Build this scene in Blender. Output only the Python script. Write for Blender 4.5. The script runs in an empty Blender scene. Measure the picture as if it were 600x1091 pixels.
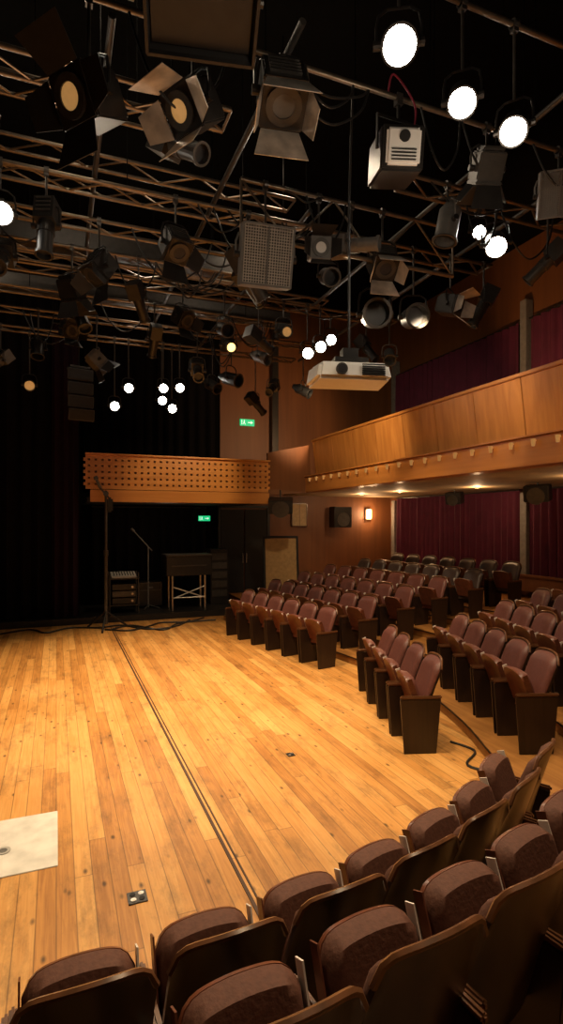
import bpy, bmesh, math, random
from mathutils import Vector, Matrix
random.seed(7)
scene=bpy.context.scene
scene.view_settings.view_transform='Standard'
scene.view_settings.look='None'
COL=scene.collection
pi=math.pi

# ---------------------------------------------------------------- materials
def mk(name):
    m=bpy.data.materials.new(name); m.use_nodes=True
    nt=m.node_tree; b=nt.nodes['Principled BSDF']; return m,nt,b
def plain(name,c,rough=.5,metal=0.,var=.15,scale=12.,bump=0.,emit=None,es=0.,spec=None):
    m,nt,b=mk(name)
    tc=nt.nodes.new('ShaderNodeTexCoord'); n=nt.nodes.new('ShaderNodeTexNoise'); n.inputs['Scale'].default_value=scale; n.inputs['Detail'].default_value=4
    nt.links.new(tc.outputs['Object'],n.inputs['Vector'])
    r=nt.nodes.new('ShaderNodeValToRGB'); e=r.color_ramp.elements
    e[0].position=.3; e[1].position=.7
    e[0].color=(c[0]*(1-var),c[1]*(1-var),c[2]*(1-var),1); e[1].color=(min(1,c[0]*(1+var)),min(1,c[1]*(1+var)),min(1,c[2]*(1+var)),1)
    nt.links.new(n.outputs['Fac'],r.inputs['Fac']); nt.links.new(r.outputs['Color'],b.inputs['Base Color'])
    b.inputs['Roughness'].default_value=rough; b.inputs['Metallic'].default_value=metal
    if spec is not None: b.inputs['Specular IOR Level'].default_value=spec
    if bump:
        bp=nt.nodes.new('ShaderNodeBump'); bp.inputs['Strength'].default_value=bump; bp.inputs['Distance'].default_value=.01
        nt.links.new(n.outputs['Fac'],bp.inputs['Height']); nt.links.new(bp.outputs['Normal'],b.inputs['Normal'])
    if emit:
        b.inputs['Emission Color'].default_value=(*emit,1); b.inputs['Emission Strength'].default_value=es
    return m
def wood(name,c1,c2,axis=2,rough=.4,sc=6.):
    m,nt,b=mk(name)
    tc=nt.nodes.new('ShaderNodeTexCoord'); mp=nt.nodes.new('ShaderNodeMapping')
    s=[sc*2.5]*3; s[axis]=sc*.15; mp.inputs['Scale'].default_value=s
    n=nt.nodes.new('ShaderNodeTexNoise'); n.inputs['Scale'].default_value=1.; n.inputs['Detail'].default_value=6; n.inputs['Distortion'].default_value=.6
    nt.links.new(tc.outputs['Object'],mp.inputs['Vector']); nt.links.new(mp.outputs['Vector'],n.inputs['Vector'])
    r=nt.nodes.new('ShaderNodeValToRGB'); e=r.color_ramp.elements; e[0].position=.3;e[1].position=.72
    e[0].color=(*c1,1); e[1].color=(*c2,1)
    nt.links.new(n.outputs['Fac'],r.inputs['Fac']); nt.links.new(r.outputs['Color'],b.inputs['Base Color'])
    b.inputs['Roughness'].default_value=rough
    return m
def floor_mat(name,w=.115,L=3.4):
    m,nt,b=mk(name); N=nt.nodes.new; K=nt.links.new
    tc=N('ShaderNodeTexCoord'); sp=N('ShaderNodeSeparateXYZ'); K(tc.outputs['Object'],sp.inputs[0])
    def M(op,a,bb=None,c=None):
        x=N('ShaderNodeMath'); x.operation=op
        for i,v in enumerate((a,bb,c)):
            if v is None: continue
            if isinstance(v,(int,float)): x.inputs[i].default_value=v
            else: K(v,x.inputs[i])
        return x.outputs[0]
    xs=M('DIVIDE',sp.outputs['X'],w); xi=M('FLOOR',xs); xf=M('FRACT',xs)
    wn=N('ShaderNodeTexWhiteNoise'); wn.noise_dimensions='1D'; K(xi,wn.inputs['W'])
    off=M('MULTIPLY',wn.outputs['Value'],7.3)
    ys=M('ADD',M('DIVIDE',sp.outputs['Y'],L),off); yi=M('FLOOR',ys); yf=M('FRACT',ys)
    cb=N('ShaderNodeCombineXYZ'); K(xi,cb.inputs[0]); K(yi,cb.inputs[1])
    w2=N('ShaderNodeTexWhiteNoise'); w2.noise_dimensions='3D'; K(cb.outputs[0],w2.inputs['Vector'])
    mp=N('ShaderNodeMapping'); mp.inputs['Scale'].default_value=(38,1.6,1)
    add=N('ShaderNodeVectorMath'); add.operation='ADD'; K(tc.outputs['Object'],add.inputs[0]); K(w2.outputs['Color'],add.inputs[1])
    K(add.outputs[0],mp.inputs['Vector'])
    g=N('ShaderNodeTexNoise'); g.inputs['Scale'].default_value=1; g.inputs['Detail'].default_value=6; g.inputs['Distortion'].default_value=1.2; K(mp.outputs[0],g.inputs['Vector'])
    big=N('ShaderNodeTexNoise'); big.inputs['Scale'].default_value=.9; big.inputs['Detail'].default_value=8; big.inputs['Roughness'].default_value=.65; K(tc.outputs['Object'],big.inputs['Vector'])
    v=M('ADD',M('MULTIPLY',w2.outputs['Value'],.30),M('MULTIPLY',g.outputs['Fac'],.5)); v=M('ADD',v,M('MULTIPLY',big.outputs['Fac'],.42))
    r=N('ShaderNodeValToRGB'); e=r.color_ramp.elements
    e[0].position=.30; e[0].color=(.27,.10,.02,1); e[1].position=.86; e[1].color=(.70,.375,.115,1)
    e2=r.color_ramp.elements.new(.57); e2.color=(.52,.235,.055,1)
    K(v,r.inputs['Fac'])
    mk2=N('ShaderNodeMapping'); mk2.inputs['Scale'].default_value=(7.5,3.6,1); K(add.outputs[0],mk2.inputs['Vector'])
    vo=N('ShaderNodeTexVoronoi'); vo.inputs['Scale'].default_value=1.; K(mk2.outputs[0],vo.inputs['Vector'])
    kn=N('ShaderNodeMapRange'); kn.inputs['From Min'].default_value=.05; kn.inputs['From Max'].default_value=.15; kn.inputs['To Min'].default_value=.25; kn.inputs['To Max'].default_value=1.; K(vo.outputs['Distance'],kn.inputs['Value'])
    ex=M('MINIMUM',xf,M('SUBTRACT',1.,xf)); gx=N('ShaderNodeMapRange'); gx.inputs['From Max'].default_value=.045; gx.inputs['To Min'].default_value=.38; K(ex,gx.inputs['Value'])
    ey=M('MINIMUM',yf,M('SUBTRACT',1.,yf)); gy=N('ShaderNodeMapRange'); gy.inputs['From Max'].default_value=.002; gy.inputs['To Min'].default_value=.5; K(ey,gy.inputs['Value'])
    sm=N('ShaderNodeMapping'); sm.inputs['Scale'].default_value=(4.5,1.6,1); K(tc.outputs['Object'],sm.inputs['Vector'])
    sc=N('ShaderNodeTexNoise'); sc.inputs['Scale'].default_value=1.; sc.inputs['Detail'].default_value=9; sc.inputs['Roughness'].default_value=.75; K(sm.outputs[0],sc.inputs['Vector'])
    ss=N('ShaderNodeMapRange'); ss.inputs['From Min'].default_value=.34; ss.inputs['From Max'].default_value=.50; ss.inputs['To Min'].default_value=.6; ss.inputs['To Max'].default_value=1.; K(sc.outputs['Fac'],ss.inputs['Value'])
    fac=M('MULTIPLY',M('MULTIPLY',M('MULTIPLY',kn.outputs[0],gx.outputs[0]),gy.outputs[0]),ss.outputs[0])
    mix=N('ShaderNodeVectorMath'); mix.operation='SCALE'; K(r.outputs['Color'],mix.inputs[0]); K(fac,mix.inputs['Scale'])
    K(mix.outputs[0],b.inputs['Base Color'])
    rr=N('ShaderNodeMapRange'); rr.inputs['To Min'].default_value=.34; rr.inputs['To Max'].default_value=.6; K(big.outputs['Fac'],rr.inputs['Value']); K(rr.outputs[0],b.inputs['Roughness'])
    return m
FLOOR=floor_mat('pine_boards')
TIER=wood('tier_boards',(.24,.095,.022),(.40,.18,.045),1,.45)
BLACK=plain('matte_black',(.010,.009,.009),.75)
CEIL=plain('ceiling_black',(.003,.0028,.0025),.9,spec=.05)
BLKM=plain('black_metal',(.022,.02,.019),.38,.3)
DKM=plain('dark_grey_metal',(.07,.065,.06),.4,.5)
RUST=plain('warm_steel_pipe',(.21,.17,.13),.36,.8)
ALU=plain('aluminium',(.55,.50,.44),.35,.9)
GREY=plain('grey_paint',(.16,.15,.14),.5)
GREYM=plain('mid_grey_paint',(.11,.105,.1),.5)
GREYL=plain('light_grey_paint',(.36,.34,.31),.5)
WHITE=plain('white_plastic',(.75,.74,.72),.4,var=.04)
LENS=plain('lit_lens',(1,1,1),.3,emit=(1,.93,.8),es=60)
LENSD=plain('dim_lens',(.5,.35,.2),.25,emit=(1,.5,.15),es=.3)
LENSA=plain('amber_lens',(.8,.5,.2),.25,emit=(1,.6,.2),es=3)
GLASSD=plain('dark_lens',(.03,.03,.035),.3,spec=.3)
MAROON=plain('maroon_leatherette',(.125,.040,.030),.48,bump=.12,scale=30)
BROWN=plain('brown_lit_fabric',(.095,.038,.024),.75,bump=.25,scale=60,spec=.25)  # near seats browner than the maroon ones: light difference put into the colour
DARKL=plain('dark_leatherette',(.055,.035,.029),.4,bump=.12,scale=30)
SHELL=wood('dark_stained_ply',(.010,.006,.004),(.03,.014,.008),2,.28)
PAN=wood('reddish_seat_ply',(.09,.028,.014),(.16,.05,.025),1,.3)
PANEL=wood('black_brown_side_panel',(.012,.007,.005),(.03,.015,.01),2,.35)
ARM=wood('armrest_wood',(.08,.033,.014),(.15,.06,.026),1,.28)
EDGE=plain('pale_seat_edge',(.68,.62,.56),.4)
VENEER=wood('orange_veneer',(.36,.135,.026),(.52,.225,.052),2,.4,3.)
VENEER2=wood('orange_veneer_long',(.43,.165,.028),(.56,.245,.055),0,.4,3.)
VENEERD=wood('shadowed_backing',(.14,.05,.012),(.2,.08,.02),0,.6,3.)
VENEERY=wood('orange_veneer_side',(.37,.135,.026),(.52,.215,.048),1,.4,3.)
WALLB=wood('brown_wall_panel',(.13,.046,.014),(.18,.066,.02),2,.55,2.)
SOFF=plain('cream_soffit',(.42,.3,.16),.7,scale=2)
CURT=plain('crimson_purple_velvet',(.085,.006,.028),.85,scale=3)
CURB=plain('black_drape',(.005,.0045,.0055),.95,scale=3,spec=.1)
CURP=plain('dark_plum_drape',(.013,.004,.009),.9,scale=3,spec=.15)
PILL=plain('grey_pillar',(.2,.185,.17),.6)
GREEN=plain('green_sign',(.0,.35,.12),.4,emit=(0.02,.8,.3),es=.7)
SIGNW=plain('sign_white',(.9,.9,.9),.4,emit=(.8,1,.9),es=.9)
SCON=plain('sconce_glow',(1,.8,.5),.4,emit=(1,.6,.25),es=9)
CREAM=plain('cream_board',(.5,.38,.22),.7)
TAN=plain('tan_paper',(.38,.24,.1),.8)
PLATE=plain('worn_white_paint',(.62,.59,.54),.6,var=.14,scale=7)
SEAM=plain('dark_seam',(.06,.024,.01),.6)
RUB=plain('cable_rubber',(.01,.01,.01),.5)
REDC=plain('red_cable',(.3,.03,.06),.5)
BRASS_GLOW=plain('brass',(.6,.36,.12),.3,.9,emit=(1,.5,.15),es=.25)  # faint amber glow added in the material, though the knobs are no lamps
BARN=plain('heat_worn_metal',(.58,.53,.47),.4,.6,var=.35,scale=6)

# ---------------------------------------------------------------- mesh builder
class MB:
    def __init__(s): s.v=[]; s.f=[]; 
    def add(s,vs,fs,M=None):
        o=len(s.v)
        for p in vs:
            p=Vector(p); s.v.append(M@p if M else p)
        s.f+= [tuple(o+i for i in f) for f in fs]; return s
    def box(s,c,d,M=None):
        x,y,z=c; a,b,h=d[0]/2,d[1]/2,d[2]/2
        vs=[(x-a,y-b,z-h),(x+a,y-b,z-h),(x+a,y+b,z-h),(x-a,y+b,z-h),(x-a,y-b,z+h),(x+a,y-b,z+h),(x+a,y+b,z+h),(x-a,y+b,z+h)]
        return s.add(vs,[(0,3,2,1),(4,5,6,7),(0,1,5,4),(1,2,6,5),(2,3,7,6),(3,0,4,7)],M)
    def cyl(s,p,q,r,n=10,r2=None,caps=True,M=None):
        p=Vector(p);q=Vector(q); d=(q-p).normalized(); a=d.orthogonal().normalized(); b=d.cross(a); r2=r if r2 is None else r2
        vs=[];fs=[]
        for k in range(n):
            t=2*pi*k/n; w=a*math.cos(t)+b*math.sin(t); vs.append(p+w*r)
        for k in range(n):
            t=2*pi*k/n; w=a*math.cos(t)+b*math.sin(t); vs.append(q+w*r2)
        for k in range(n): fs.append((k,(k+1)%n,n+(k+1)%n,n+k))
        if caps: fs.append(tuple(reversed(range(n)))); fs.append(tuple(range(n,2*n)))
        return s.add(vs,fs,M)
    def lathe(s,prof,n=20,M=None):
        vs=[];fs=[]
        for (y,r) in prof:
            for k in range(n):
                t=2*pi*k/n; vs.append((r*math.cos(t),y,r*math.sin(t)))
        for i in range(len(prof)-1):
            for k in range(n):
                fs.append((i*n+k,i*n+(k+1)%n,(i+1)*n+(k+1)%n,(i+1)*n+k))
        return s.add(vs,fs,M)
    def path(s,pts,r,n=8,M=None):
        pts=[Vector(p) for p in pts]; vs=[];fs=[]; a=None
        for i,p in enumerate(pts):
            d=(pts[min(i+1,len(pts)-1)]-pts[max(i-1,0)]).normalized()
            if a is None: a=d.orthogonal().normalized()
            a=(a-d*a.dot(d)).normalized(); b=d.cross(a)
            for k in range(n):
                t=2*pi*k/n; vs.append(p+(a*math.cos(t)+b*math.sin(t))*r)
        for i in range(len(pts)-1):
            for k in range(n): fs.append((i*n+k,i*n+(k+1)%n,(i+1)*n+(k+1)%n,(i+1)*n+k))
        fs.append(tuple(reversed(range(n)))); m=(len(pts)-1)*n; fs.append(tuple(range(m,m+n)))
        return s.add(vs,fs,M)
    def slab(s,fn,nu,nv,M=None):
        F=[];B=[]
        for j in range(nv+1):
            for i in range(nu+1):
                a,b=fn(i/nu*2-1,j/nv); F.append(a);B.append(b)
        n=len(F); W=nu+1; fs=[]
        for j in range(nv):
            for i in range(nu):
                q=(j*W+i,j*W+i+1,(j+1)*W+i+1,(j+1)*W+i); fs.append(q); fs.append(tuple(n+k for k in reversed(q)))
        ring=[i for i in range(W)]+[j*W+nu for j in range(1,nv+1)]+[nv*W+i for i in range(nu-1,-1,-1)]+[j*W for j in range(nv-1,0,-1)]
        for k in range(len(ring)):
            a,b=ring[k],ring[(k+1)%len(ring)]; fs.append((b,a,n+a,n+b))
        return s.add(F+B,fs,M)
    def mesh(s,name,mat,bevel=0,smooth=False,seg=2):
        me=bpy.data.meshes.new(name); me.from_pydata([tuple(v) for v in s.v],[],s.f); 
        bm=bmesh.new(); bm.from_mesh(me); bmesh.ops.recalc_face_normals(bm,faces=bm.faces)
        if bevel: 
            es=[e for e in bm.edges if len(e.link_faces)==2 and e.calc_face_angle(0)>.6]
            bmesh.ops.bevel(bm,geom=es,offset=bevel,segments=seg,affect='EDGES',clamp_overlap=True)
        if smooth:
            for f in bm.faces: f.smooth=True
            for e in bm.edges:
                if len(e.link_faces)==2 and e.calc_face_angle(0)>.9: e.smooth=False
        bm.to_mesh(me); bm.free(); me.materials.append(mat); return me
    def obj(s,name,mat,parent=None,bevel=0,smooth=False,label=None,origin=None):
        if origin is not None:
            o3=Vector(origin); s.v=[v-o3 for v in s.v]
        o=bpy.data.objects.new(name,s.mesh(name,mat,bevel,smooth)); COL.objects.link(o)
        if origin is not None: o.location=origin
        if parent: o.parent=parent
        if label: o['label']=label
        return o
def tag(o,label,cat,group=None):
    o['label']=label; o['category']=cat
    if group: o['group']=group
    return o
def empty(name,loc,label,cat,group=None,rz=0):
    e=bpy.data.objects.new(name,None); e.empty_display_size=.1; e.location=loc; e.rotation_euler=(0,0,rz); COL.objects.link(e)
    return tag(e,label,cat,group)
def struct(o): o['kind']='structure'; return o
def sbox(name,lo,hi,mat):
    c=[(a+b)/2 for a,b in zip(lo,hi)]; d=[b-a for a,b in zip(lo,hi)]
    o=MB().box((0,0,0),d).obj(name,mat); o.location=c; return struct(o)
def copytree(root,loc,rz):
    n=root.copy(); n.location=loc; n.rotation_euler=(0,0,rz); COL.objects.link(n)
    def rec(src,dst):
        for k in src.children:
            c=k.copy(); c.parent=dst; COL.objects.link(c); rec(k,c)
    rec(root,n); return n

# ---------------------------------------------------------------- room
XW=10.6; YB=16.5; ZC=9.2
fl=MB().box((0,0,0),(XW+6,YB+3,.1)).obj('floor',FLOOR); fl.location=((XW-6)/2,(YB-3)/2,-.05); struct(fl)
sbox('ceiling',(-6,-3,ZC),(XW,YB,ZC+.1),CEIL)
sbox('wall_left',(-6.1,-3,0),(-6,YB,ZC),CEIL)
sbox('wall_near',(-6,-3.1,0),(XW,-3,ZC),CEIL)
sbox('wall_right',(XW,-3,0),(XW+.1,YB,ZC),WALLB)
sbox('wall_back',(4.6,YB,0),(XW,YB+.1,ZC),WALLB)
sbox('wall_stage',(-6,YB,0),(4.6,YB+.1,ZC),CEIL)
d=empty('door_1',(5.35,YB-.04,0),'','' ); del d['label']; del d['category']; d['kind']='structure'
for sx in (-.38,.38):
    lf=MB().box((sx,0,1.4),(.72,.05,2.75)).obj('door_leaf',BLACK,d,.005)
    MB().cyl((sx*.15,-.06,1.15),(sx*.15,-.06,1.45),.012,8).obj('door_handle',ALU,lf)
MB().box((-.79,0,1.42),(.08,.08,2.84)).box((.79,0,1.42),(.08,.08,2.84)).box((0,0,2.86),(1.66,.08,.08)).obj('door_frame',BLKM,d)
sbox('trim_1',(6.2,YB-.25,3.4),(6.4,YB-.02,ZC-.02),BLKM)

# seating tiers
RH=.12
base=[(-5.95,1.7),(-2,1.7),(0,1.74),(1,1.84),(1.6,1.94),(2.1,2.08),(2.65,2.27),(3.25,2.65),(3.68,3.5),(3.95,4.3),(4.32,5.2),(4.62,6.3),(4.72,7.4),(4.6,8.6),(4.35,10.2),(4.05,11.6),(3.8,13.3)]
def smoothc(p,n=4):
    out=[]
    for i in range(len(p)-1):
        p0=p[max(i-1,0)];p1=p[i];p2=p[i+1];p3=p[min(i+2,len(p)-1)]
        for k in range(n):
            t=k/n
            out.append(tuple(.5*((2*p1[a])+(-p0[a]+p2[a])*t+(2*p0[a]-5*p1[a]+4*p2[a]-p3[a])*t*t+(-p0[a]+3*p1[a]-3*p2[a]+p3[a])*t**3) for a in (0,1)))
    out.append(p[-1]); return out
bc=smoothc(base)
def offs(c,k,ym,e=0.):
    out=[]
    for i in range(len(c)):
        w=min(1,max(0,(4.0-c[i][1])/1.6)) if k>0 else 0
        dd=.9*k-.86*w+e
        a=c[max(i-1,0)];b=c[min(i+1,len(c)-1)]; t=Vector((b[0]-a[0],b[1]-a[1])).normalized(); n=Vector((t.y,-t.x))
        x=c[i][0]+n.x*dd; y=c[i][1]+n.y*dd; out.append((max(-5.95,x),min(13.3,y)))
    out[0]=(-5.95,out[0][1]); out[-1]=(out[-1][0],13.3)
    if ym>13.4: out.append((out[-1][0]+.15,ym))
    return out
for k in range(5):
    ym=13.3 if k==0 else 16.38
    c=offs(bc,k,ym) ; z0=RH*k+ .001; z1=RH*(k+1)
    poly=c+[(XW-.05,ym),(XW-.05,-2.95),(-5.95,-2.95)]
    n=len(poly); vs=[(x,y,z0) for x,y in poly]+[(x,y,z1) for x,y in poly]
    fs=[tuple(range(n-1,-1,-1)),tuple(range(n,2*n))]+[(i,(i+1)%n,n+(i+1)%n,n+i) for i in range(n)]
    r=MB().add(vs,fs).obj('seating_riser',TIER)
    tag(r,'curved stepped wooden seating riser wrapping round the stage floor','riser','stepped seating risers')
    MB().path([(x,y,z1-.008) for x,y in offs(bc,k,ym,-.004)],.012,6).obj('nosing',SHELL,r)

PY=13.95
p=MB().box((-.75,(PY+16.45)/2,.075),(10.4,16.45-PY,.15)).obj('stage_platform',BLKM,bevel=.005); tag(p,'low dark platform along the back of the stage','platform')
s_=MB().box((1.15,7.9,.004),(.022,11.2,.008)).box((1.19,7.9,.003),(.012,11.2,.006)).obj('floor_track',SEAM); tag(s_,'long dark seam strip let into the pine floor','floor track')
tp=MB().box((-.42,4.62,.004),(.86,.8,.008)).obj('trap_plate',PLATE,bevel=.003); tag(tp,'worn white painted square trap plate in the floor','trap plate')
MB().lathe([(0,.028),(0,.05),(.004,.052),(.004,.03)],20,Matrix.Translation((-.36,4.55,.009))@Matrix.Rotation(pi/2,4,'X')).obj('finger_ring',GREYL,tp)
MB().cyl((-.36,4.55,.0085),(-.36,4.55,.0095),.03,16).obj('finger_hole',GREYM,tp)
for (x,y,s) in ((.48,3.68,.12),(2.24,5.35,.08)):
    f=MB().box((x,y,.004),(s,s,.008)).obj('floor_socket',DKM,bevel=.002); tag(f,'small square metal socket plate set in the floorboards','floor socket')
    for i in (-1,1):
        for j in (-1,1): MB().cyl((x+i*s*.22,y+j*s*.22,.008),(x+i*s*.22,y+j*s*.22,.012),s*.15,12).obj('socket_cap',ALU if i*j>0 else BLACK,f)

# ---------------------------------------------------------------- balconies
def balcony_right():
    b=empty('balcony',(6.6,6.5,3.2),'wood-panelled side balcony with a row of small brass knobs','balcony')
    inv=Matrix.Translation((-6.6,-6.5,-3.2))
    y0,y1=-2.9,14.0
    MB().box(((6.62+XW)/2,6.8,3.32),(XW-6.62-.02,19.0,.2),inv).obj('soffit_slab',SOFF,b)
    m=MB(); y=y0; w=1.05
    while y<y1-.05:
        a,c=y+.006,min(y+w,y1)-.006
        vs=[(6.62,a,3.66),(6.62,c,3.66),(6.50,c,4.58),(6.50,a,4.58),(6.66,a,3.66),(6.66,c,3.66),(6.54,c,4.58),(6.54,a,4.58)]
        m.add(vs,[(0,1,2,3),(7,6,5,4),(0,4,5,1),(1,5,6,2),(2,6,7,3),(3,7,4,0)],inv); y+=w
    m.obj('fascia_panel',VENEER,b,.004)
    MB().box((6.53,(y0+y1)/2,4.61),(.14,y1-y0,.06),inv).obj('top_rail',VENEERY,b,.01)
    MB().box((6.46,(y0+y1)/2,3.41),(.32,y1-y0,.42),inv).obj('lower_trough',VENEERY,b,.01)
    MB().box((6.44,(y0+y1)/2,3.63),(.38,y1-y0,.03),inv).obj('ledge',VENEERY,b,.006)
    y=.6
    while y<13.9:
        MB().cyl((6.30,y,3.55),(6.25,y,3.55),.012,8,M=inv).cyl((6.25,y,3.47),(6.25,y,3.57),.024,8,r2=.034,M=inv).obj('brass_knob',BRASS_GLOW,b); y+=.42
    m=MB()
    vs=[(5.12,13.78,3.1),(6.5,14.02,3.2),(6.42,14.02,4.5),(5.12,13.78,4.2),(5.12,13.86,3.1),(6.5,14.1,3.2),(6.42,14.1,4.5),(5.12,13.86,4.2)]
    m.add(vs,[(0,1,2,3),(7,6,5,4),(0,4,5,1),(1,5,6,2),(2,6,7,3),(3,7,4,0)],inv); m.obj('return_panel',WALLB,b)
balcony_right()
b=empty('balcony',(2.86,13.6,2.9),'slotted orange plywood balcony front above the stage recess','balcony')
inv=Matrix.Translation((-2.86,-13.6,-3.0))
def slotted():
    m=MB(); x0,x1=.62,5.07; z0,z1=3.3,4.0; cols=30; rows=5
    cw=(x1-x0)/cols; rh=(z1-z0)/rows
    for j in range(rows+1):
        m.box(((x0+x1)/2,13.6,z0+j*rh),(x1-x0,.03,rh*.66),inv)
    for i in range(cols+1):
        for j in range(rows):
            m.box((x0+i*cw,13.6,z0+(j+.5)*rh),(cw*.62,.028,rh*.5),inv)
    m.obj('slotted_panel',VENEER2,b)
slotted()
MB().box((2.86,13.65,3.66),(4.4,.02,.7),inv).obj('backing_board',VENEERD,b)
MB().box((2.86,13.58,4.06),(4.5,.12,.04),inv).obj('top_rail',VENEER2,b,.008)
MB().box((2.9,13.60,3.1),(4.36,.1,.28),inv).obj('lower_band',VENEER2,b,.01)
MB().box((2.86,15.0,3.02),(4.4,2.6,.1),inv).obj('balcony_floor',BLACK,b)

# ---------------------------------------------------------------- curtains
def curtain(p0,p1,z0,z1,mat,label,fold=.16,amp=.06,group=None):
    p0=Vector(p0);p1=Vector(p1); L=(p1-p0).length; d=(p1-p0)/L; nrm=Vector((-d.y,d.x)); n=int(L/fold*6); cen=(p0+p1)/2
    vs=[];fs=[]; rows=5
    ph=random.random()*6
    for j in range(rows+1):
        t=j/rows; z=z0+(z1-z0)*t
        for i in range(n+1):
            s=i/n*L; a=amp*(1.1-.35*t)*(math.sin(2*pi*s/fold+ph+.5*math.sin(s*3.1))+.3*math.sin(s*7.7+t))
            q=p0+d*s+nrm*a-cen; vs.append((q.x,q.y,z-z0))
    for j in range(rows):
        for i in range(n): fs.append((j*(n+1)+i,j*(n+1)+i+1,(j+1)*(n+1)+i+1,(j+1)*(n+1)+i))
    e=empty('curtain',(cen.x,cen.y,z0),label,'curtain',group)
    MB().add(vs,fs).obj('drape',mat,e,smooth=True)
    a=p0-cen;c=p1-cen
    MB().cyl((a.x,a.y,z1-z0+.02),(c.x,c.y,z1-z0+.02),.02,8).obj('curtain_rail',BLKM,e)
for (a,c) in ((4.75,10.2),(10.5,15.8)):
    curtain((XW-.2,a),(XW-.2,c),1.05,3.15,CURT,'deep crimson pleated curtain below the balcony',.22,.06,'curtains below the balcony')
    curtain((XW-.2,a),(XW-.2,c),3.5,7.2,CURT,'tall dark crimson curtain along the upper balcony',.25,.07,'curtains above the balcony')
for y in (4.6,10.35,15.95):
    p=MB().box((XW-.14,y,2.0),(.22,.2,2.2)).obj('pillar',PILL,bevel=.01); tag(p,'slim grey pillar between crimson curtains','pillar','pillars on the side wall')
    p=MB().box((XW-.14,y,5.6),(.22,.2,4.2)).obj('pillar',PILL,bevel=.01); tag(p,'slim grey pillar between crimson curtains','pillar','pillars on the side wall')
w=MB().box((XW-.36,6.6,.95),(.06,13.2,.35)).box((XW-.36,6.6,1.14),(.12,13.2,.05)).obj('trim_2',WALLB); struct(w)
curtain((-5.9,14.3),(.05,14.3),.17,8.4,CURB,'heavy black stage drape hanging to the platform',.3,.07)
curtain((-.1,14.12),(.5,14.12),.17,7.0,CURP,'dark plum wing curtain beside the stage balcony',.2,.05)
curtain((.7,16.3),(4.4,16.3),3.3,8.5,CURB,'black drape behind the stage balcony',.3,.06)
curtain((.9,16.2),(4.1,16.2),.17,2.8,CURB,'black drape at the back of the stage recess',.3,.06)

# ---------------------------------------------------------------- chairs
def make_chair(up,lab,W=1.0):
    e=empty('theatre_chair',(0,0,-50),lab,'chair')
    def ztop(u,t,H): return H-.03*u*u*t-.07*abs(u)**10*t
    def fnb(u,t):
        z=.34+t*ztop(u,t,.605); x=.226*u*W
        yc=-.03-.17*t-.03*t*t+.05*u*u
        edge=(1-abs(u)**14)*(1-abs(2*t-1)**22)
        a=.055*(.35+.65*edge); return ((x,yc+a,z),(x,yc,z))
    bk=MB().slab(fnb,16,12).obj('backrest',up,e,smooth=True)
    def shell(u,t):
        z=.30+t*ztop(u,t,.66); x=.234*u*W
        yc=-.03-.16*t-.03*t*t+.05*u*u; return ((x,yc-.004,z),(x,yc-.024,z))
    MB().slab(shell,16,10).obj('back_shell',SHELL,bk,smooth=True,label='dark glossy curved plywood shell')
    MB().path([shell(i/16*2-1,1)[0] for i in range(17)],.013,6,Matrix.Translation((0,-.008,0))).obj('back_rim',ARM,bk,smooth=True)
    T=Matrix.Translation((0,.045,.43))@Matrix.Rotation(math.radians(70),4,'X')
    def sl(u): return .37-.025*u*u-.06*abs(u)**8
    def seat(u,t):
        v=t*sl(u); x=.208*u*W; ed=(1-abs(u)**14)*(1-abs(2*t-1)**16)
        return ((x,v,.015+.06*ed),(x,v,.0))
    def pan(u,t):
        v=-.01+t*(sl(u)+.012); x=.212*u*W; return ((x,v,.001),(x,v,-.02))
    st=MB().slab(seat,16,10,T).obj('seat',up,e,smooth=True)
    MB().slab(pan,16,8,T).obj('seat_pan',PAN,st,smooth=True,label='reddish plywood underside of the tipped-up seat')
    for sx in (-1,1):
        MB().box((sx*.219*W,.2,.01),(.007,.30,.05),T).obj('edge_strip',EDGE if sx>0 else PAN,st,label='pale metal edge strip on the seat side')
    for sx in (-1,1):
        x=sx*.244*W
        prof=[(-.12,0),(.22,0),(.26,.56),(-.17,.56)]
        vs=[(x-.012,y,z) for y,z in prof]+[(x+.012,y,z) for y,z in prof]
        sp=MB().add(vs,[(0,1,2,3),(7,6,5,4),(0,4,5,1),(1,5,6,2),(2,6,7,3),(3,7,4,0)]).obj('side_panel',PANEL,e,.004)
        MB().box((x,.04,.58),(.03,.44,.035)).obj('armrest',ARM,sp,.01)
    return e
TM=make_chair(MAROON,'maroon upholstered theatre chair with dark side panels and tipped-up seat')
TB=make_chair(BROWN,'upholstered theatre chair tinted brown for its light, with glossy dark curved back',.94)
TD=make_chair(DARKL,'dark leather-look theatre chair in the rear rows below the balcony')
def face(f): return math.atan2(-f[0],f[1])
def row(T,a,b,n,z,group):
    a=Vector(a);b=Vector(b); d=(b-a).normalized(); nn=Vector((-d.y,d.x))
    if nn.dot(Vector((0,7))-a)<0: nn=-nn
    for i in range(n):
        p=a.lerp(b,i/(n-1)); c=copytree(T,(p.x,p.y,z),face(nn)); c['group']=group
row(TM,(4.12,8.55),(3.6,11.25),6,0,'first row of the far chair block')
row(TM,(5.02,8.75),(4.5,12.0),7,RH,'second row of the far chair block')
row(TM,(5.9,8.9),(5.4,12.4),7,RH*2,'third row of the far chair block')
row(TM,(6.8,9.1),(6.3,12.8),7,RH*3,'fourth row of the far chair block')
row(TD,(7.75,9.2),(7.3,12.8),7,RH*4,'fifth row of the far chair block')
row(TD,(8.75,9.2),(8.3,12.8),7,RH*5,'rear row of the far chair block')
row(TM,(3.62,5.1),(4.12,6.7),4,0,'first row of the middle chair block')
row(TM,(4.5,4.42),(5.2,6.55),5,RH,'second row of the middle chair block')
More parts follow.
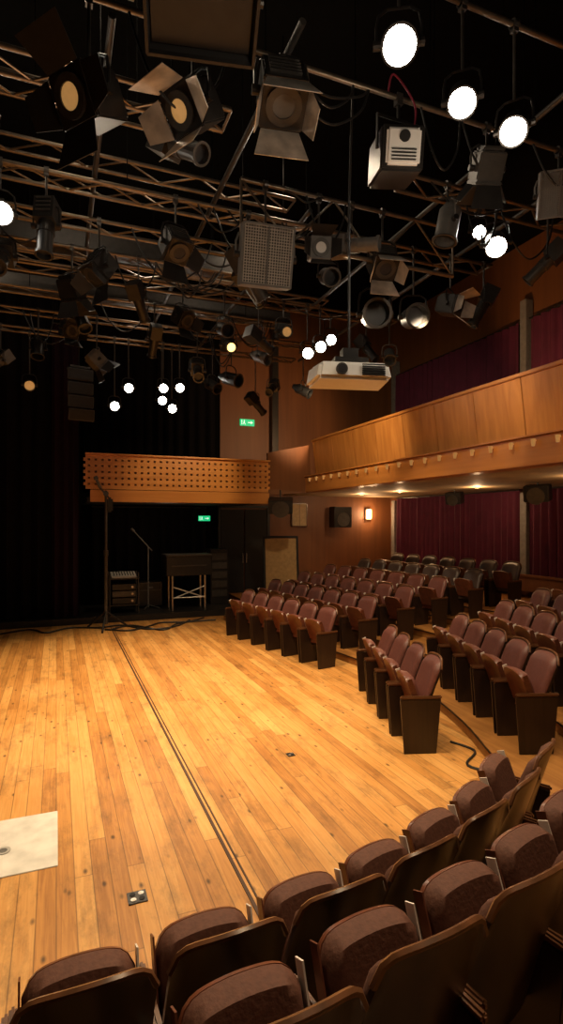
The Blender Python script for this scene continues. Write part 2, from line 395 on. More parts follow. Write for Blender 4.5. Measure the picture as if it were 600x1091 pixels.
row(TM,(5.4,4.1),(6.2,6.75),6,RH*2,'third row of the middle chair block')
row(TM,(6.3,3.9),(7.1,6.9),6,RH*3,'fourth row of the middle chair block')
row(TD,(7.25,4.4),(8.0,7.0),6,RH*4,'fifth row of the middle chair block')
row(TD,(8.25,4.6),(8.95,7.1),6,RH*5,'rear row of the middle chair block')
def near(rims,z,group,bias=.06):
    for i,(x,y) in enumerate(rims):
        a=rims[max(i-1,0)];b=rims[min(i+1,len(rims)-1)]; d=Vector((b[0]-a[0],b[1]-a[1])).normalized(); f=Vector((-d.y+bias,d.x)).normalized()
        c=copytree(TB,(x+f.x*.2,y+f.y*.2,z),face(f)); c['group']=group
near([(-.4,1.84),(.09,1.87),(.58,1.92),(1.07,1.99),(1.55,2.1),(2.03,2.26),(2.5,2.46),(2.95,2.75)],0,'first row of the near chair block')
near([(.06,1.2),(.55,1.28),(1.04,1.37),(1.53,1.47),(2.0,1.6),(2.47,1.78)],RH*2,'second row of the near chair block',.08)
for T in (TM,TB,TD):
    for k in list(T.children_recursive): bpy.data.objects.remove(k)
    bpy.data.objects.remove(T)

# ---------------------------------------------------------------- rigging
def truss_x(y,x0,x1,z,wid=.3,flat=True,lab='horizontal ladder truss of warm steel tube under the black ceiling',r=.024,rods=True,step=.42):
    e=empty('lighting_truss',((x0+x1)/2,y,z),lab,'truss','overhead lighting trusses')
    L=(x1-x0)/2; o=(lambda s:(0,s*wid,0)) if flat else (lambda s:(0,0,-s*wid))
    for s in (0,1):
        v=o(s); MB().cyl((-L,v[1],v[2]),(L,v[1],v[2]),r,10).obj('chord',RUST,e,smooth=True)
    m=MB(); n=max(2,int(2*L/step))
    for i in range(n):
        xa=-L+2*L*i/n; xb=-L+2*L*(i+1)/n; s=i%2; a=o(s); b=o(1-s)
        m.cyl((xa,a[1],a[2]),(xb,b[1],b[2]),.013,6)
    a=o(0);b=o(1)
    for x in (-L,L): m.cyl((x,a[1],a[2]),(x,b[1],b[2]),.014,6)
    m.obj('lattice',RUST,e)
    if rods:
        for x in (-L*.8,0,L*.8): MB().cyl((x,0,0),(x,0,ZC-z),.006,6).obj('hanger_rod',CEIL,e)
    return e
def pipe(p,q,lab,r=.024,mat=None,rods=True):
    p=Vector(p);q=Vector(q); c=(p+q)/2
    e=empty('lighting_pipe',c,lab,'pipe','overhead lighting pipes')
    MB().cyl(p-c,q-c,r,10).obj('tube',mat or RUST,e,smooth=True)
    if rods:
        for t in (.15,.85):
            a=p.lerp(q,t)-c; MB().cyl(a,(a.x,a.y,ZC-c.z),.006,6).obj('hanger_rod',CEIL,e)
ZP=6.2
pipe((.2,3.6,6.5),(4.9,3.6,6.5),'long steel lighting pipe carrying lit spotlights')
pipe((-3,4.3,ZP),(5.6,4.3,ZP),'steel lighting pipe carrying lanterns with barn doors')
for y,x0,x1 in ((5.0,-4,1.5),(6.6,-4.5,6.0),(7.45,-4.8,3.2),(8.3,-5,2.6),(9.05,-5,6.0),(10.0,-5,4.2),(11.0,-5.2,5.4),(12.1,-5.5,5.2)):
    truss_x(y,x0,x1,ZP)
truss_x(5.75,-4.2,1.3,6.55); truss_x(7.0,-4.5,3.0,6.75); truss_x(7.86,-5,4.5,6.9); truss_x(9.6,-5,4.8,6.6); truss_x(4.5,-4,.6,6.75)
truss_x(5.2,3.6,6.2,ZP)
truss_x(5.8,1.85,4.65,6.1,.6,False,'upright lattice truss frame carrying lanterns above the stage floor',step=.55)
for x,y0,y1 in ((-1.2,4,12.5),(.4,4.5,12.5),(1.78,4,12.5),(2.95,6.4,12.5),(4.3,3.2,9.5),(5.45,3.2,12.5)):
    pipe((x,y0,ZP+.09),(x,y1,ZP+.09),'dark steel pipe crossing over the trusses',.03,DKM)
for y,z,x1 in ((8.75,6.5,3.6),(10.6,6.5,4.4)):
    c=MB().box((0,0,0),(x1+5,.16,.3)).box((0,0,.15),(x1+5,.26,.03)).box((0,0,-.15),(x1+5,.26,.03)).obj('ceiling_beam',DKM); c.location=((x1-5)/2,y,z); tag(c,'dark grey steel beam spanning above the trusses','beam','ceiling beams')
    for fx in (-.35,.35):
        MB().cyl((fx*(x1+5),0,.16),(fx*(x1+5),0,ZC-z),.02,6).obj('hanger_rod',CEIL,c)

# ---------------------------------------------------------------- lanterns
def rotm(dirv):
    return Vector(dirv).normalized().to_track_quat('Y','Z').to_matrix().to_4x4()
def lantern(kind,pos,pz,aim,lens=None,s=1.,label=None,body=None,py=None,watts=0,ang=60,group=None,doors=None,meshm=None,refl=None,open_=(24,34)):
    pos=Vector(pos); top=Vector((pos.x,pos.y if py is None else py,pz)); dirv=(Vector(aim)-pos).normalized()
    names={'par':('par_can','black par can stage light'),'fres':('fresnel_lantern','black fresnel lantern with open barn doors'),'prof':('profile_spotlight','long dark profile spotlight'),'flood':('floodlight','square grey floodlight with mesh front'),'pc':('spotlight','compact round spotlight'),'soft':('softlight','large black softlight box')}
    nm,lb=names[kind]
    e=empty(nm,top,label or lb+' hanging from the grid','stage light',group)
    R=Matrix.Translation(pos-top)@rotm(dirv)@Matrix.Scale(s,4)
    yaw=math.atan2(-dirv.x,dirv.y); Y=Matrix.Translation(pos-top)@Matrix.Rotation(yaw,4,'Z')@Matrix.Scale(s,4)
    bd=body or BLKM; hw=.13
    if kind in('par','pc'):
        L=.17 if kind=='par' else .1; r=.115
        prof=[(-L-.12,.001),(-L-.12,.05),(-L-.04,.075),(-L+.02,r),(L,r),(L,r+.008),(L+.01,r+.008),(L+.01,r-.006),(L-.05,r-.008),(-L+.02,r-.012)]
        MB().lathe(prof,22,R).obj('housing',bd,e,smooth=True)
        dl=.035 if kind=='pc' else .16
        MB().cyl((0,L-dl,0),(0,L-dl-.015,0),r-.012,22,M=R).obj('lens',lens or GLASSD,e)
        if kind=='par':
            MB().lathe([(L+.005,.135),(L+.02,.135),(L+.02,.11),(L+.005,.11),(L+.005,.135)],22,R).obj('gel_frame',DKM,e)
        hw=.135
    elif kind=='fres':
        MB().box((0,-.02,0),(.27,.26,.27),R).box((0,.125,0),(.29,.03,.29),R).box((0,-.17,0),(.22,.05,.22),R).obj('housing',bd,e,.012)
        m=MB()
        for i in range(5): m.box((0,-.11+i*.04,.142),(.2,.012,.02),R)
        m.obj('cooling_fin',DKM,e)
        MB().lathe([(.14,.115),(.16,.115),(.16,.07),(.14,.07)],20,R).obj('lens_ring',DKM,e)
        MB().cyl((0,.13,0),(0,.15,0),.072,20,M=R).obj('lens',lens or GLASSD,e)
        for k in range(4):
            Q=R@Matrix.Rotation(k*pi/2,4,'Y')@Matrix.Translation((0,.145,.142))@Matrix.Rotation(math.radians(open_[k%2]),4,'X')
            w1=.125;w2=.175 if k%2==0 else .09; h=.22 if k%2==0 else .18
            vs=[(-w1,0,0),(w1,0,0),(w2,h,0),(-w2,h,0),(-w1,0,.004),(w1,0,.004),(w2,h,.004),(-w2,h,.004)]
            MB().add(vs,[(3,2,1,0),(4,5,6,7),(0,1,5,4),(1,2,6,5),(2,3,7,6),(3,0,4,7)],Q).obj('barn_door',doors or BLKM,e)
        hw=.155
    elif kind=='prof':
        MB().box((0,-.16,0),(.22,.26,.24),R).lathe([(-.04,.09),(.1,.095),(.1,.085),(.34,.085),(.34,.1),(.37,.1),(.37,.078),(.2,.078)],20,R).obj('housing',bd,e,.0,smooth=False)
        MB().cyl((0,.3,0),(0,.31,0),.078,20,M=R).obj('lens',lens or GLASSD,e)
        m=MB()
        for i in range(4): m.box((0,-.26+i*.05,.128),(.16,.015,.016),R)
        m.obj('cooling_fin',DKM,e); hw=.13
    elif kind=='flood':
        m=MB().box((0,-.1,0),(.46,.16,.52),R)
        for a in (-1,1): m.box((a*.24,.02,0),(.02,.18,.54),R).box((0,.02,a*.26),(.5,.18,.02),R)
        m.box((0,.06,0),(.016,.1,.5),R)
        m.obj('housing',bd,e,.006)
        MB().box((0,-.0,0),(.44,.01,.5),R).obj('reflector',refl or lens or GREY,e)
        m=MB()
        for i in range(19): m.box((-.225+i*.025,.1,0),(.007,.006,.52),R)
        for i in range(21): m.box((0,.102,-.25+i*.025),(.46,.004,.007),R)
        m.obj('wire_mesh',meshm or DKM,e); hw=.27
    elif kind=='soft':
        a,c=.26,.2; A,C=.36,.30
        MB().add([(-a,-.2,-c),(a,-.2,-c),(a,-.2,c),(-a,-.2,c),(-A,.12,-C),(A,.12,-C),(A,.12,C),(-A,.12,C)],[(0,1,2,3),(0,1,5,4),(1,2,6,5),(2,3,7,6),(3,0,4,7)],R).obj('housing',BLACK,e)
        MB().box((0,.06,0),(.66,.02,.54),R).obj('diffuser',BLKM,e)
        MB().box((0,.14,-C),(.72,.05,.02),R).box((0,.14,C),(.72,.05,.02),R).box((A,.14,0),(.02,.05,.6),R).box((-A,.14,0),(.02,.05,.6),R).obj('front_frame',BLKM,e); hw=.37
    hw+=.015
    MB().path([(-hw,0,0),(-hw,0,.12),(-hw*.9,0,.2),(-hw*.5,0,.24),(hw*.5,0,.24),(hw*.9,0,.2),(hw,0,.12),(hw,0,0)],.011,6,Y).obj('yoke',bd,e)
    for sx in (-1,1): MB().cyl((sx*(hw+.02),0,0),(sx*(hw-.03),0,0),.03,10,M=Y).obj('tilt_knob',BLKM,e)
    yt=Y@Vector((0,0,.235))
    if yt.length>.06:
        MB().cyl(yt,(0,0,-.02),.013,8).obj('drop_arm',DKM,e)
    MB().box((0,0,-.03),(.05,.05,.07)).cyl((-.025,0,0),(.025,0,0),.042,12).obj('clamp',DKM,e)
    if watts:
        l=bpy.data.lights.new('lamp','SPOT'); l.energy=watts; l.spot_size=math.radians(ang); l.spot_blend=.6; l.shadow_soft_size=.1; l.color=(1,.74,.45)
        o=bpy.data.objects.new('lamp_beam',l); COL.objects.link(o); o.parent=e
        o.matrix_local=Matrix.Translation(pos-top+dirv*.45*s)@dirv.to_track_quat('-Z','Y').to_matrix().to_4x4()
    return e
G='lit spotlights on the lighting pipe'
lantern('pc',(2.39,3.6,5.99),6.5,(1.0,1.2,3.2),LENS,1.12,'brightly lit round spotlight on the front pipe',watts=160,group=G)
lantern('pc',(2.98,3.6,5.74),6.5,(1.2,1.6,2.5),LENS,.95,'lit round spotlight on the front pipe',watts=150,group=G)
lantern('pc',(3.51,3.6,5.65),6.5,(1.2,1.8,2.5),LENS,.95,'lit round spotlight on the front pipe',watts=150,group=G)
lantern('pc',(4.79,5.2,5.66),ZP,(3.0,3.0,3.0),LENS,1.05,'lit round spotlight near the side balcony',watts=130)
lantern('flood',(4.78,4.3,5.76),ZP,(3.5,2.6,4.8),None,.8,'grey floodlight at the end of the pipe',body=GREY,meshm=GREY)
lantern('pc',(4.79,5.5,5.95),ZP,(3.3,2.6,3.6),LENS,.7,'small lit round spotlight behind the grey floodlight')
lantern('pc',(-.55,6.6,5.66),ZP,(.3,3.0,3.5),LENS,1.,'lit round spotlight on the truss',watts=130)
lantern('fres',(1.72,4.3,5.92),ZP,(1.62,3.75,4.9),GREYM,1.3,'fresnel lantern with worn silver barn doors pointing down',doors=BARN,open_=(12,14))
lantern('fres',(.98,4.3,5.60),ZP,(-.1,3.7,4.7),LENSD,1.1,'dark fresnel lantern with tan barn doors and amber lens',doors=BARN,open_=(20,60))
lantern('fres',(.22,4.3,5.45),ZP,(-.7,3.6,4.9),LENSD,1.2,'large dark fresnel lantern with dim amber lens',open_=(60,75))
lantern('soft',(.88,3.6,5.84),6.5,(.75,3.0,4.5),None,1.0,'large black softlight box close under the ceiling')
lantern('flood',(2.13,5.8,5.30),6.1,(1.9,3.7,4.7),None,1.15,'large grey floodlight with perforated mesh front',body=GREYM,meshm=GREYL,refl=DKM)
lantern('fres',(2.78,5.8,5.50),6.1,(2.2,3.5,4.9),WHITE,.85,'small grey lantern with pale lens',body=GREYM)
lantern('prof',(3.2,5.8,5.62),6.1,(4.0,5.0,5.5),None,.9,body=GREYM)
lantern('fres',(3.62,5.8,5.5),6.1,(3.45,4.9,4.4),GLASSD,1.05,'fresnel lantern with silver barn doors facing down',doors=BARN,open_=(14,18))
lantern('par',(4.0,6.6,5.2),ZP,(2.7,3.6,4.3),None,1.45,'wide open black par can on the truss')
lantern('par',(4.62,6.6,5.25),ZP,(3.5,3.6,4.4),None,1.25,'open black par can on the truss')
lantern('fres',(5.25,6.6,5.5),ZP,(5.9,5.5,5.1),GLASSD,.95,'fresnel lantern with pale barn door',doors=BARN)
lantern('pc',(-.5,12.4,5.15),ZP,(-.2,5,2.2),LENSD,.9,'small unlit spotlight with warm lens by the drape')
G2='lit lamps above the stage recess'
for (x,z,yy) in ((1.12,4.8,12.1),(1.4,5.2,12.1),(2.12,5.26,12.1),(2.47,5.3,12.1),(2.36,4.9,12.4),(2.14,5.06,12.4)):
    lantern('pc',(x,yy,z),ZP,(x+random.uniform(-.6,.3),4,2.2),LENS,.82,'small lit spotlight high above the stage recess',group=G2,watts=50 if z>5.1 else 0)
G3='lit lamps on the middle truss'
for (x,z,yy) in ((4.11,5.38,9.05),(4.36,5.52,9.05),(4.72,5.78,9.35)):
    lantern('pc',(x,yy,z),ZP,(2.6,3.,2.8),LENS,.85,'small lit spotlight on the middle truss',group=G3,watts=60)
lantern('prof',(2.95,10.0,5.65),ZP,(2.4,6,4.),LENSA,1.,'profile spotlight with glowing amber lens')
lantern('prof',(3.66,9.05,5.7),ZP,(3.0,6,4.6),LENSD,1.,'profile spotlight with faint amber lens')
rng=random.Random(11)
for (x,y,k,z) in ((-.1,6.6,'prof',5.6),(.5,7.45,'fres',5.6),(-.6,7.45,'prof',5.55),(1.3,6.6,'fres',5.65),(1.1,8.3,'prof',5.6),(.2,8.3,'fres',5.6),(-1.0,9.05,'par',5.6),(.3,9.05,'prof',5.6),(1.9,9.05,'fres',5.7),(2.6,9.05,'par',5.6),(3.2,9.05,'prof',5.5),(1.6,10.0,'prof',5.6),(3.6,10.0,'par',5.5),(.2,10.0,'fres',5.6),(-.3,11.0,'par',5.5),(.7,11.0,'fres',5.4),(2.6,11.0,'prof',5.4),(3.3,11.0,'par',5.3),(4.2,11.0,'prof',5.2),(4.9,11.0,'par',5.2),(-1.0,12.1,'prof',5.5),(3.2,12.1,'par',5.4),(4.2,12.1,'prof',5.1),(5.3,9.05,'prof',5.6),(5.8,9.05,'par',5.5),(5.85,6.6,'prof',5.6),(2.5,7.45,'prof',5.7),(5.6,5.2,'prof',5.6),(3.3,6.6,'par',5.6),(-1.2,8.3,'fres',5.6),(3.85,4.3,'fres',5.8),(1.0,5.0,'prof',5.75),(-.6,5.0,'fres',5.6),(2.2,6.6,'prof',5.5),(4.1,5.2,'par',5.75)):
    lantern(k,(x,y,z),ZP,(x+rng.uniform(-2,2),y+rng.uniform(-3,1.5),z-rng.uniform(.8,3)),None,rng.uniform(.85,1.1),body=rng.choice([BLKM,BLKM,DKM,GREYM]),group='unlit lanterns hung along the trusses')
e=empty('moving_scanner',(2.85,4.3,ZP),'black scanner light with pale vented end, hung from the pipe','stage light')
R=Matrix.Translation((0,0,-.5))@rotm((-.3,-.9,-.25))@Matrix.Scale(1.2,4)
MB().box((0,-.1,0),(.32,.46,.3),R).obj('housing',BLKM,e,.02)
MB().box((0,.14,.0),(.25,.05,.24),R).obj('end_plate',WHITE,e,.02)
for i in range(4): MB().box((0,.168,-.09+i*.022),(.18,.012,.007),R).obj('vent_slot',BLACK,e)
MB().cyl((0,.16,.06),(0,.175,.06),.04,14,M=R).obj('cooling_port',BLACK,e)
MB().path([(-.22,0,-.5),(-.22,0,-.2),(.22,0,-.2),(.22,0,-.5)],.016,6).obj('yoke',BLKM,e)
MB().cyl((0,0,-.2),(0,0,0),.016,8).obj('drop_arm',BLKM,e)
MB().box((0,0,-.02),(.06,.06,.1)).obj('clamp',DKM,e)
# projector
e=empty('projector',(2.42,4.43,3.62),'white ceiling projector with vented front, hung on a long pole','projector',rz=math.radians(-14))
MB().add([(-.33,-.22,0),(.33,-.22,0),(.36,.22,0),(-.36,.22,0),(-.30,-.2,.15),(.30,-.2,.15),(.33,.2,.19),(-.33,.2,.19)],[(3,2,1,0),(4,5,6,7),(0,1,5,4),(1,2,6,5),(2,3,7,6),(3,0,4,7)]).obj('body',WHITE,e,.03)
for i in range(6): MB().box((.16,-.222,.035+i*.018),(.2,.016,.008)).obj('vent_slot',BLACK,e)
MB().cyl((-.12,-.2,.08),(-.12,-.235,.08),.05,18).obj('lens_ring',DKM,e)
MB().cyl((-.12,-.23,.08),(-.12,-.238,.08),.036,18).obj('lens',GLASSD,e)
MB().box((0,0,.2),(.3,.2,.04)).box((0,0,.26),(.14,.12,.1)).cyl((0,0,.2),(0,0,1.6),.011,8).path([(0,0,1.6),(0,-.06,2.1),(0,-.13,2.57)],.011,8).obj('ceiling_mount',BLKM,e)
# hung loudspeaker column by the drape
e=empty('loudspeaker_column',(.43,12.4,ZP),'tall black loudspeaker column hung from the truss beside the drape','loudspeaker',rz=math.radians(12))
for i in range(4):
    T=Matrix.Translation((0,-.02*i*i*.5,-.78-i*.27))@Matrix.Rotation(math.radians(4*i),4,'X')
    MB().add([(-.26,-.16,-.12),(.26,-.16,-.12),(.18,.18,-.12),(-.18,.18,-.12),(-.26,-.16,.12),(.26,-.16,.12),(.18,.18,.12),(-.18,.18,.12)],[(3,2,1,0),(4,5,6,7),(0,1,5,4),(1,2,6,5),(2,3,7,6),(3,0,4,7)],T).obj('cabinet',DKM,e,.01)
    MB().box((0,-.17,0),(.48,.012,.2),T).obj('grille',BLKM,e,.003)
MB().box((0,0,-.62),(.4,.3,.04)).cyl((0,0,-.62),(0,0,0),.014,8).cyl((-.03,0,0),(.03,0,0),.042,12).obj('hanging_bracket',BLKM,e)

def cable(pts,r,mat,lab,name='cable'):
    P=[Vector(p) for p in pts]; out=[]
    for i in range(len(P)-1):
        p0=P[max(i-1,0)];p1=P[i];p2=P[i+1];p3=P[min(i+2,len(P)-1)]
        for k in range(8):
            t=k/8; out.append(.5*((2*p1)+(-p0+p2)*t+(2*p0-5*p1+4*p2-p3)*t*t+(-p0+3*p1-3*p2+p3)*t**3))
    out.append(P[-1]); o=MB().path(out,r,6).obj(name,mat,smooth=True,origin=P[0]); tag(o,lab,'cable')
rng=random.Random(3)
for i in range(36):
    y=rng.choice([4.3,4.3,5.8,5.2,6.6,7.45,8.3,9.05,10.,11.]); x=rng.uniform(-.8,4.6) if y>5 else rng.uniform(0,4.6); w_=rng.uniform(.4,1.1); dz=rng.uniform(.15,.7)
    if y==5.8: x=rng.uniform(2,3.6); w_=.5
    if y==5.2: x=rng.uniform(3.7,5.0)
    if y in (7.45,8.3): x=min(x,1.6)
    if y==10.: x=min(x,3.)
    zt=(6.1 if y==5.8 else ZP)-.01
    cable([(x,y,zt),(x+w_*.2,y-.04,ZP-dz*.7),(x+w_*.5,y-.05,ZP-dz),(x+w_*.85,y-.04,ZP-dz*.6),(x+w_,y,zt)],.011,RUB,'slack black cable looped below a truss')
cable([(2.75,4.32,6.19),(2.8,4.3,6.4),(2.95,4.2,6.1),(2.9,4.15,5.8),(2.88,4.2,5.72)],.009,REDC,'thin pinkish red cable to the scanner light')
cable([(3.98,5.0,.012),(4.05,4.7,.012),(3.75,4.45,.012),(3.9,4.1,.012),(3.55,3.75,.012)],.013,RUB,'black cable lying on the pine floor by the chairs')
cable([(1.0,13.0,.02),(1.5,12.7,.02),(2.0,13.1,.02),(2.3,13.4,.02),(2.9,13.3,.02),(3.4,13.7,.02)],.02,RUB,'black cable lying on the floor before the stage platform')
cable([(1.0,13.3,.02),(1.4,13.4,.02),(1.9,12.7,.02),(2.5,12.8,.02),(3.0,13.5,.02)],.02,RUB,'black cable lying on the floor before the stage platform')
cable([(1.1,12.9,.02),(1.6,13.3,.02),(2.2,12.5,.02),(2.7,13.2,.02),(3.6,13.3,.02)],.02,RUB,'black cable lying on the floor before the stage platform')
cable([(-1.6,12.9,.02),(-.6,13.6,.02),(-.2,13.1,.02),(.3,13.5,.02),(1.0,13.2,.02)],.02,RUB,'black cable lying along the drape')

# ---------------------------------------------------------------- stage furniture
e=empty('microphone_stand',(1.03,13.15,0),'tall black tripod stand with a boom microphone','microphone stand')
for k in range(3):
    a=k*2*pi/3+.3; MB().cyl((0,0,.4),(.5*math.cos(a),.5*math.sin(a),.02),.024,8).obj('tripod_leg',BLKM,e)
MB().cyl((0,0,.12),(0,0,1.7),.042,10).cyl((0,0,1.7),(0,0,3.1),.03,10).cyl((0,0,1.64),(0,0,1.76),.055,10).obj('pole',DKM,e)
MB().cyl((.14,0,2.85),(-.16,0,3.2),.022,8).cyl((0,-.03,3.03),(0,.03,3.03),.06,10).obj('boom_arm',DKM,e)
MB().cyl((-.12,0,3.16),(-.2,-.02,3.34),.035,10).cyl((-.2,-.02,3.34),(-.23,-.02,3.41),.055,12,r2=.045).obj('microphone',GREYM,e)
MB().box((.08,0,2.78),(.14,.12,.34)).obj('cable_bundle',RUB,e,.04)
e=empty('microphone_stand',(2.2,14.75,.15),'slim boom microphone stand in the dark recess','microphone stand')
for k in range(3):
    a=k*2*pi/3; MB().cyl((0,0,.12),(.3*math.cos(a),.3*math.sin(a),.012),.014,6).obj('tripod_leg',DKM,e)
MB().cyl((0,0,.05),(0,0,1.6),.018,8).obj('pole',GREYM,e)
MB().cyl((.1,0,1.5),(-.35,0,2.0),.014,8).cyl((-.35,0,2.0),(-.42,0,2.08),.03,10).obj('boom_arm',GREYM,e)
e=empty('equipment_cart',(1.55,14.5,.15),'small black cart loaded with amplifiers and a pale sound mixer','cart')
for a in (-.34,.34):
    for c in (-.2,.2): MB().cyl((a,c,.0),(a,c,1.0),.018,8).obj('leg',DKM,e)
MB().box((0,0,.85),(.74,.46,.03)).obj('shelf',BLKM,e)
MB().box((0,0,.2),(.72,.44,.03)).obj('shelf',BLKM,e)
for i in range(3):
    am=MB().box((0,0,.30+i*.17),(.56,.36,.14)).obj('amplifier',DKM if i%2 else BLKM,e,.01)
    MB().cyl((.2,-.185,.30+i*.17),(.2,-.2,.30+i*.17),.03,10).obj('dial',ALU,am)
mx=MB().add([(-.3,-.2,.866),(.3,-.2,.866),(.3,.2,.866),(-.3,.2,.866),(-.3,-.2,.91),(.3,-.2,.91),(.3,.2,1.0),(-.3,.2,1.0)],[(3,2,1,0),(4,5,6,7),(0,1,5,4),(1,2,6,5),(2,3,7,6),(3,0,4,7)]).obj('mixer',GREYL,e,.006)
for i in range(8):
    for j in range(4): MB().cyl((-.23+i*.066,-.14+j*.09,.925+j*.02),(-.23+i*.066,-.14+j*.09,.955+j*.02),.011,8).obj('mixer_knob',BLACK,mx)
e=empty('flight_case',(2.3,15.3,.15),'black flight case with metal corners in the recess','case')
MB().box((0,0,.35),(.6,.5,.62)).obj('case_body',BLKM,e,.01)
MB().box((0,-.255,.45),(.6,.012,.02)).box((0,-.255,.64),(.6,.012,.02)).box((-.29,-.255,.35),(.02,.012,.62)).box((.29,-.255,.35),(.02,.012,.62)).obj('metal_trim',DKM,e)
MB().box((0,-.27,.52),(.14,.03,.05)).obj('handle',GREYM,e,.005)
for a in (-.22,.22): MB().cyl((a,-.2,.03),(a+.03,-.2,.03),.03,10).obj('wheel',BLACK,e)
e=empty('folding_table',(3.15,14.5,.15),'black boxed table with pale metal cross legs','table')
MB().box((0,0,1.13),(1.15,.6,.5)).obj('table_body',BLKM,e,.01)
MB().box((0,0,1.4),(1.2,.66,.04)).obj('table_top',DKM,e,.006)
MB().box((0,-.31,1.13),(.9,.02,.03)).obj('front_handle',DKM,e,.005)
for a in (-.42,.42):
    for c in (-.25,.25): MB().cyl((a,c,0),(a,c,.88),.026,8).obj('leg',ALU,e)
MB().cyl((-.42,-.25,.3),(.42,-.25,.6),.018,8).cyl((-.42,-.25,.6),(.42,-.25,.3),.018,8).cyl((-.42,-.25,.32),(.42,-.25,.32),.018,8).obj('cross_brace',ALU,e)
e=empty('equipment_rack',(4.15,15.2,.15),'narrow black equipment rack beside the doors','rack')
MB().box((0,0,.75),(.5,.5,1.5)).obj('cabinet',BLKM,e,.01)
for i in range(5): MB().box((0,-.255,.3+i*.25),(.42,.02,.18)).obj('rack_unit',DKM,e,.004)
e=empty('framed_board',(5.85,14.6,RH*3),'large black-framed board with tan paper, leaning upright','board',rz=math.radians(-8))
T=Matrix.Rotation(math.radians(-6),4,'X')
MB().box((0,0,.82),(.92,.02,1.5),T).obj('board_panel',TAN,e)
MB().box((-.48,0,.82),(.06,.05,1.64),T).box((.48,0,.82),(.06,.05,1.64),T).box((0,0,.03),(.96,.05,.06),T).box((0,0,1.62),(.96,.05,.06),T).obj('frame',BLACK,e)

e=tag(MB().box((0,0,0),(.5,.04,.7)).obj('notice_board',CREAM,bevel=.006),'cream notice board on the brown back wall','notice board'); e.location=(7.2,YB-.025,2.62)
MB().box((.26,-.01,0),(.025,.05,.74)).box((-.26,-.01,0),(.025,.05,.74)).box((0,-.01,.36),(.54,.05,.025)).box((0,-.01,-.36),(.54,.05,.025)).obj('frame',ARM,e)
MB().box((0,-.022,0),(.012,.01,.7)).obj('board_divider',ARM,e)
def speaker(loc,s,rz,lab,tilt=0,mount=0):
    e=empty('loudspeaker',loc,lab,'loudspeaker',rz=rz); T=Matrix.Rotation(tilt,4,'X')
    w,d_,h=s; MB().box((0,0,0),s,T).obj('cabinet',BLKM,e,.015)
    MB().box((0,-d_/2-.005,0),(w*.9,.012,h*.92),T).obj('grille',BLACK,e,.004)
    MB().lathe([(0,.001),(.0,w*.16),(-.012,w*.36),(-.016,w*.36)],20,T@Matrix.Translation((0,-d_/2-.012,-h*.12))).obj('cone',DKM,e,smooth=True)
    if mount=='up': MB().cyl((0,0,0),(0,0,3.215-loc[2]),.02,8).obj('bracket',BLKM,e)
    if mount=='wall': MB().cyl((0,0,0),(0,d_/2+.16,0),.02,8).obj('bracket',BLKM,e)
speaker((8.5,YB-.36,2.55),(.62,.4,.66),0,'black loudspeaker on the brown back wall',.0,'wall')
speaker((9.6,11.9,3.02),(.4,.3,.3),math.radians(-60),'black loudspeaker hung under the balcony',.2,'up')
speaker((9.3,8.9,3.0),(.5,.3,.34),math.radians(-60),'black loudspeaker hung under the balcony',.2,'up')
speaker((5.35,13.45,2.82),(.62,.34,.36),math.radians(-20),'black angled loudspeaker below the balcony corner',.35,'up')
e=empty('wall_sconce',(9.7,YB-.02,2.65),'glowing square wall lamp on the brown wall','lamp')
MB().box((0,-.02,0),(.2,.04,.42)).obj('backplate',ARM,e,.005)
MB().box((0,-.09,0),(.16,.1,.32)).obj('lamp_shade',SCON,e,.015)
def sign(loc,s):
    e=empty('exit_sign',loc,'green illuminated running-person exit sign','sign')
    S=Matrix.Scale(s,4)
    MB().box((0,0,0),(.46,.05,.2),S).obj('sign_box',GREEN,e,.006)
    m=MB(); y=-.03
    m.cyl((-.1,y+.004,.06),(-.1,y,.06),.014,10,M=S).add([(-.12,y,.04),(-.085,y,.045),(-.09,y,-.01),(-.12,y,-.01)],[(0,1,2,3)],S).add([(-.12,y,-.01),(-.1,y,-.01),(-.14,y,-.06),(-.155,y,-.05)],[(0,1,2,3)],S).add([(-.105,y,-.01),(-.09,y,-.01),(-.06,y,-.065),(-.08,y,-.065)],[(0,1,2,3)],S)
    m.add([(-.19,y,.07),(-.17,y,.07),(-.17,y,-.07),(-.19,y,-.07)],[(0,1,2,3)],S)
    m.add([(.02,y,.012),(.11,y,.012),(.11,y,-.012),(.02,y,-.012)],[(0,1,2,3)],S).add([(.11,y,.045),(.18,y,0),(.11,y,-.045)],[(0,1,2)],S)
    m.obj('pictogram',SIGNW,e)
sign((5.45,YB-.03,5.45),1.); sign((4.0,YB-.45,2.5),.75)
for (x,y) in ((8.6,12.9),(9.2,10.6),(8.4,14.6),(8.6,7.2)):
    e=empty('downlight',(x,y,3.22),'small glowing recessed downlight in the balcony soffit','lamp','soffit downlights')
    MB().cyl((0,0,0),(0,0,-.02),.07,14).obj('trim_ring',ALU,e); MB().cyl((0,0,-.02),(0,0,-.024),.05,14).obj('lens',LENSA,e)
    l=bpy.data.lights.new('downlight_lamp','POINT'); l.energy=26; l.color=(1,.62,.32); l.shadow_soft_size=.05
    o=bpy.data.objects.new('lamp_beam',l); COL.objects.link(o); o.parent=e; o.location=(0,0,-.14)

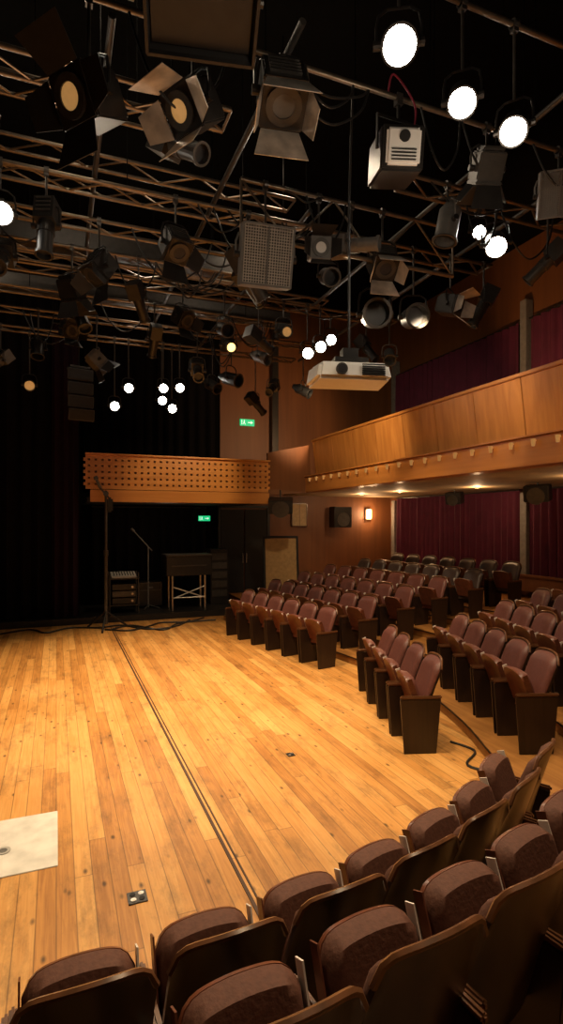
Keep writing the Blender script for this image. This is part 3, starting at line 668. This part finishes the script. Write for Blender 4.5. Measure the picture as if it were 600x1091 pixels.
# ---------------------------------------------------------------- lights
def spot(loc,tgt,w,ang,blend=.7,col=(1,.74,.44),rad=.12):  # spots without fixtures, added to light the floor, seats, balcony fronts and walls
    l=bpy.data.lights.new('unseen_wash','SPOT'); l.energy=w; l.spot_size=math.radians(ang); l.spot_blend=blend; l.color=col; l.shadow_soft_size=rad
    o=bpy.data.objects.new('unseen_wash_light',l); COL.objects.link(o); o.location=loc
    o.rotation_euler=(Vector(tgt)-Vector(loc)).to_track_quat('-Z','Y').to_euler()
for loc,tgt,w,a in (((.8,5.5,5.3),(.3,5.5,0),740,95),((2.4,7.6,5.3),(1.8,8.2,0),820,90),((-.5,9,5.3),(.3,9.0,0),780,80),((3.0,4.9,5.2),(3.4,5.4,0),520,95),((4.6,8.0,5.2),(4.6,9.2,0),540,95),((1.5,3.2,5.3),(1.2,2.9,0),330,95),((1.8,10.6,5.1),(1.8,10.7,0),480,72),((-1.8,6,5.2),(-1,6.5,0),400,80),((6.0,5.0,5.6),(5.6,5.4,0),230,80),((3.9,3.4,5.2),(3.7,3.4,0),150,60),((2.6,.9,5.3),(2.2,1.6,.5),150,90)):
    spot(loc,tgt,w,a)
spot((3.5,11.6,5.0),(3.0,13.6,3.5),180,70)
spot((4.6,6.4,5.1),(6.6,8.0,4.0),350,95); spot((4.4,9.6,5.1),(6.6,11.5,4.0),300,95); spot((4.6,3.0,5.2),(6.6,4.2,4.0),180,95)
spot((7.4,9.5,5.0),(10.6,8.4,7.6),220,95,col=(1,.52,.22)); spot((6.6,12.4,5.0),(5.9,16.5,5.3),320,90,col=(1,.58,.28))  # unseen orange spots, added to brighten the upper side and back walls
for loc,w_,c in (((9.7,YB-.35,2.65),40,(1,.6,.3)),((2.6,14.2,2.4),9,(1,.75,.5))):  # first serves the sconce; second is unseen fill added for the dark recess
    l=bpy.data.lights.new('sconce_and_fill','POINT'); l.energy=w_; l.color=c; l.shadow_soft_size=.1
    o=bpy.data.objects.new('sconce_and_fill_light',l); COL.objects.link(o); o.location=loc
for (x,y,z,w_) in ((.2,5.6,7.4,36),(-1.5,8.5,7.4,38),(3.0,7.2,7.3,34),(1.5,10.6,7.3,34),(1.3,2.4,5.0,28),(3.0,3.4,4.7,26),(.2,5.3,4.9,16)):  # unseen fill points, added to brighten lantern fronts and trusses
    l=bpy.data.lights.new('rig_fill','POINT'); l.energy=w_; l.color=(1,.8,.58); l.shadow_soft_size=.15
    o=bpy.data.objects.new('rig_fill_light',l); COL.objects.link(o); o.location=(x,y,z)
wd=bpy.data.worlds.new('w'); scene.world=wd; wd.use_nodes=True; wd.node_tree.nodes['Background'].inputs[0].default_value=(1,.85,.7,1); wd.node_tree.nodes['Background'].inputs[1].default_value=.015

# ---------------------------------------------------------------- camera
cam=bpy.data.cameras.new('camera'); co=bpy.data.objects.new('camera',cam); COL.objects.link(co)
cam.lens=36*600/1091; cam.sensor_width=36; cam.shift_y=.0096; cam.clip_start=.05
co.location=(0,0,2.4); co.rotation_euler=(pi/2,0,-math.atan(.4)); scene.camera=co
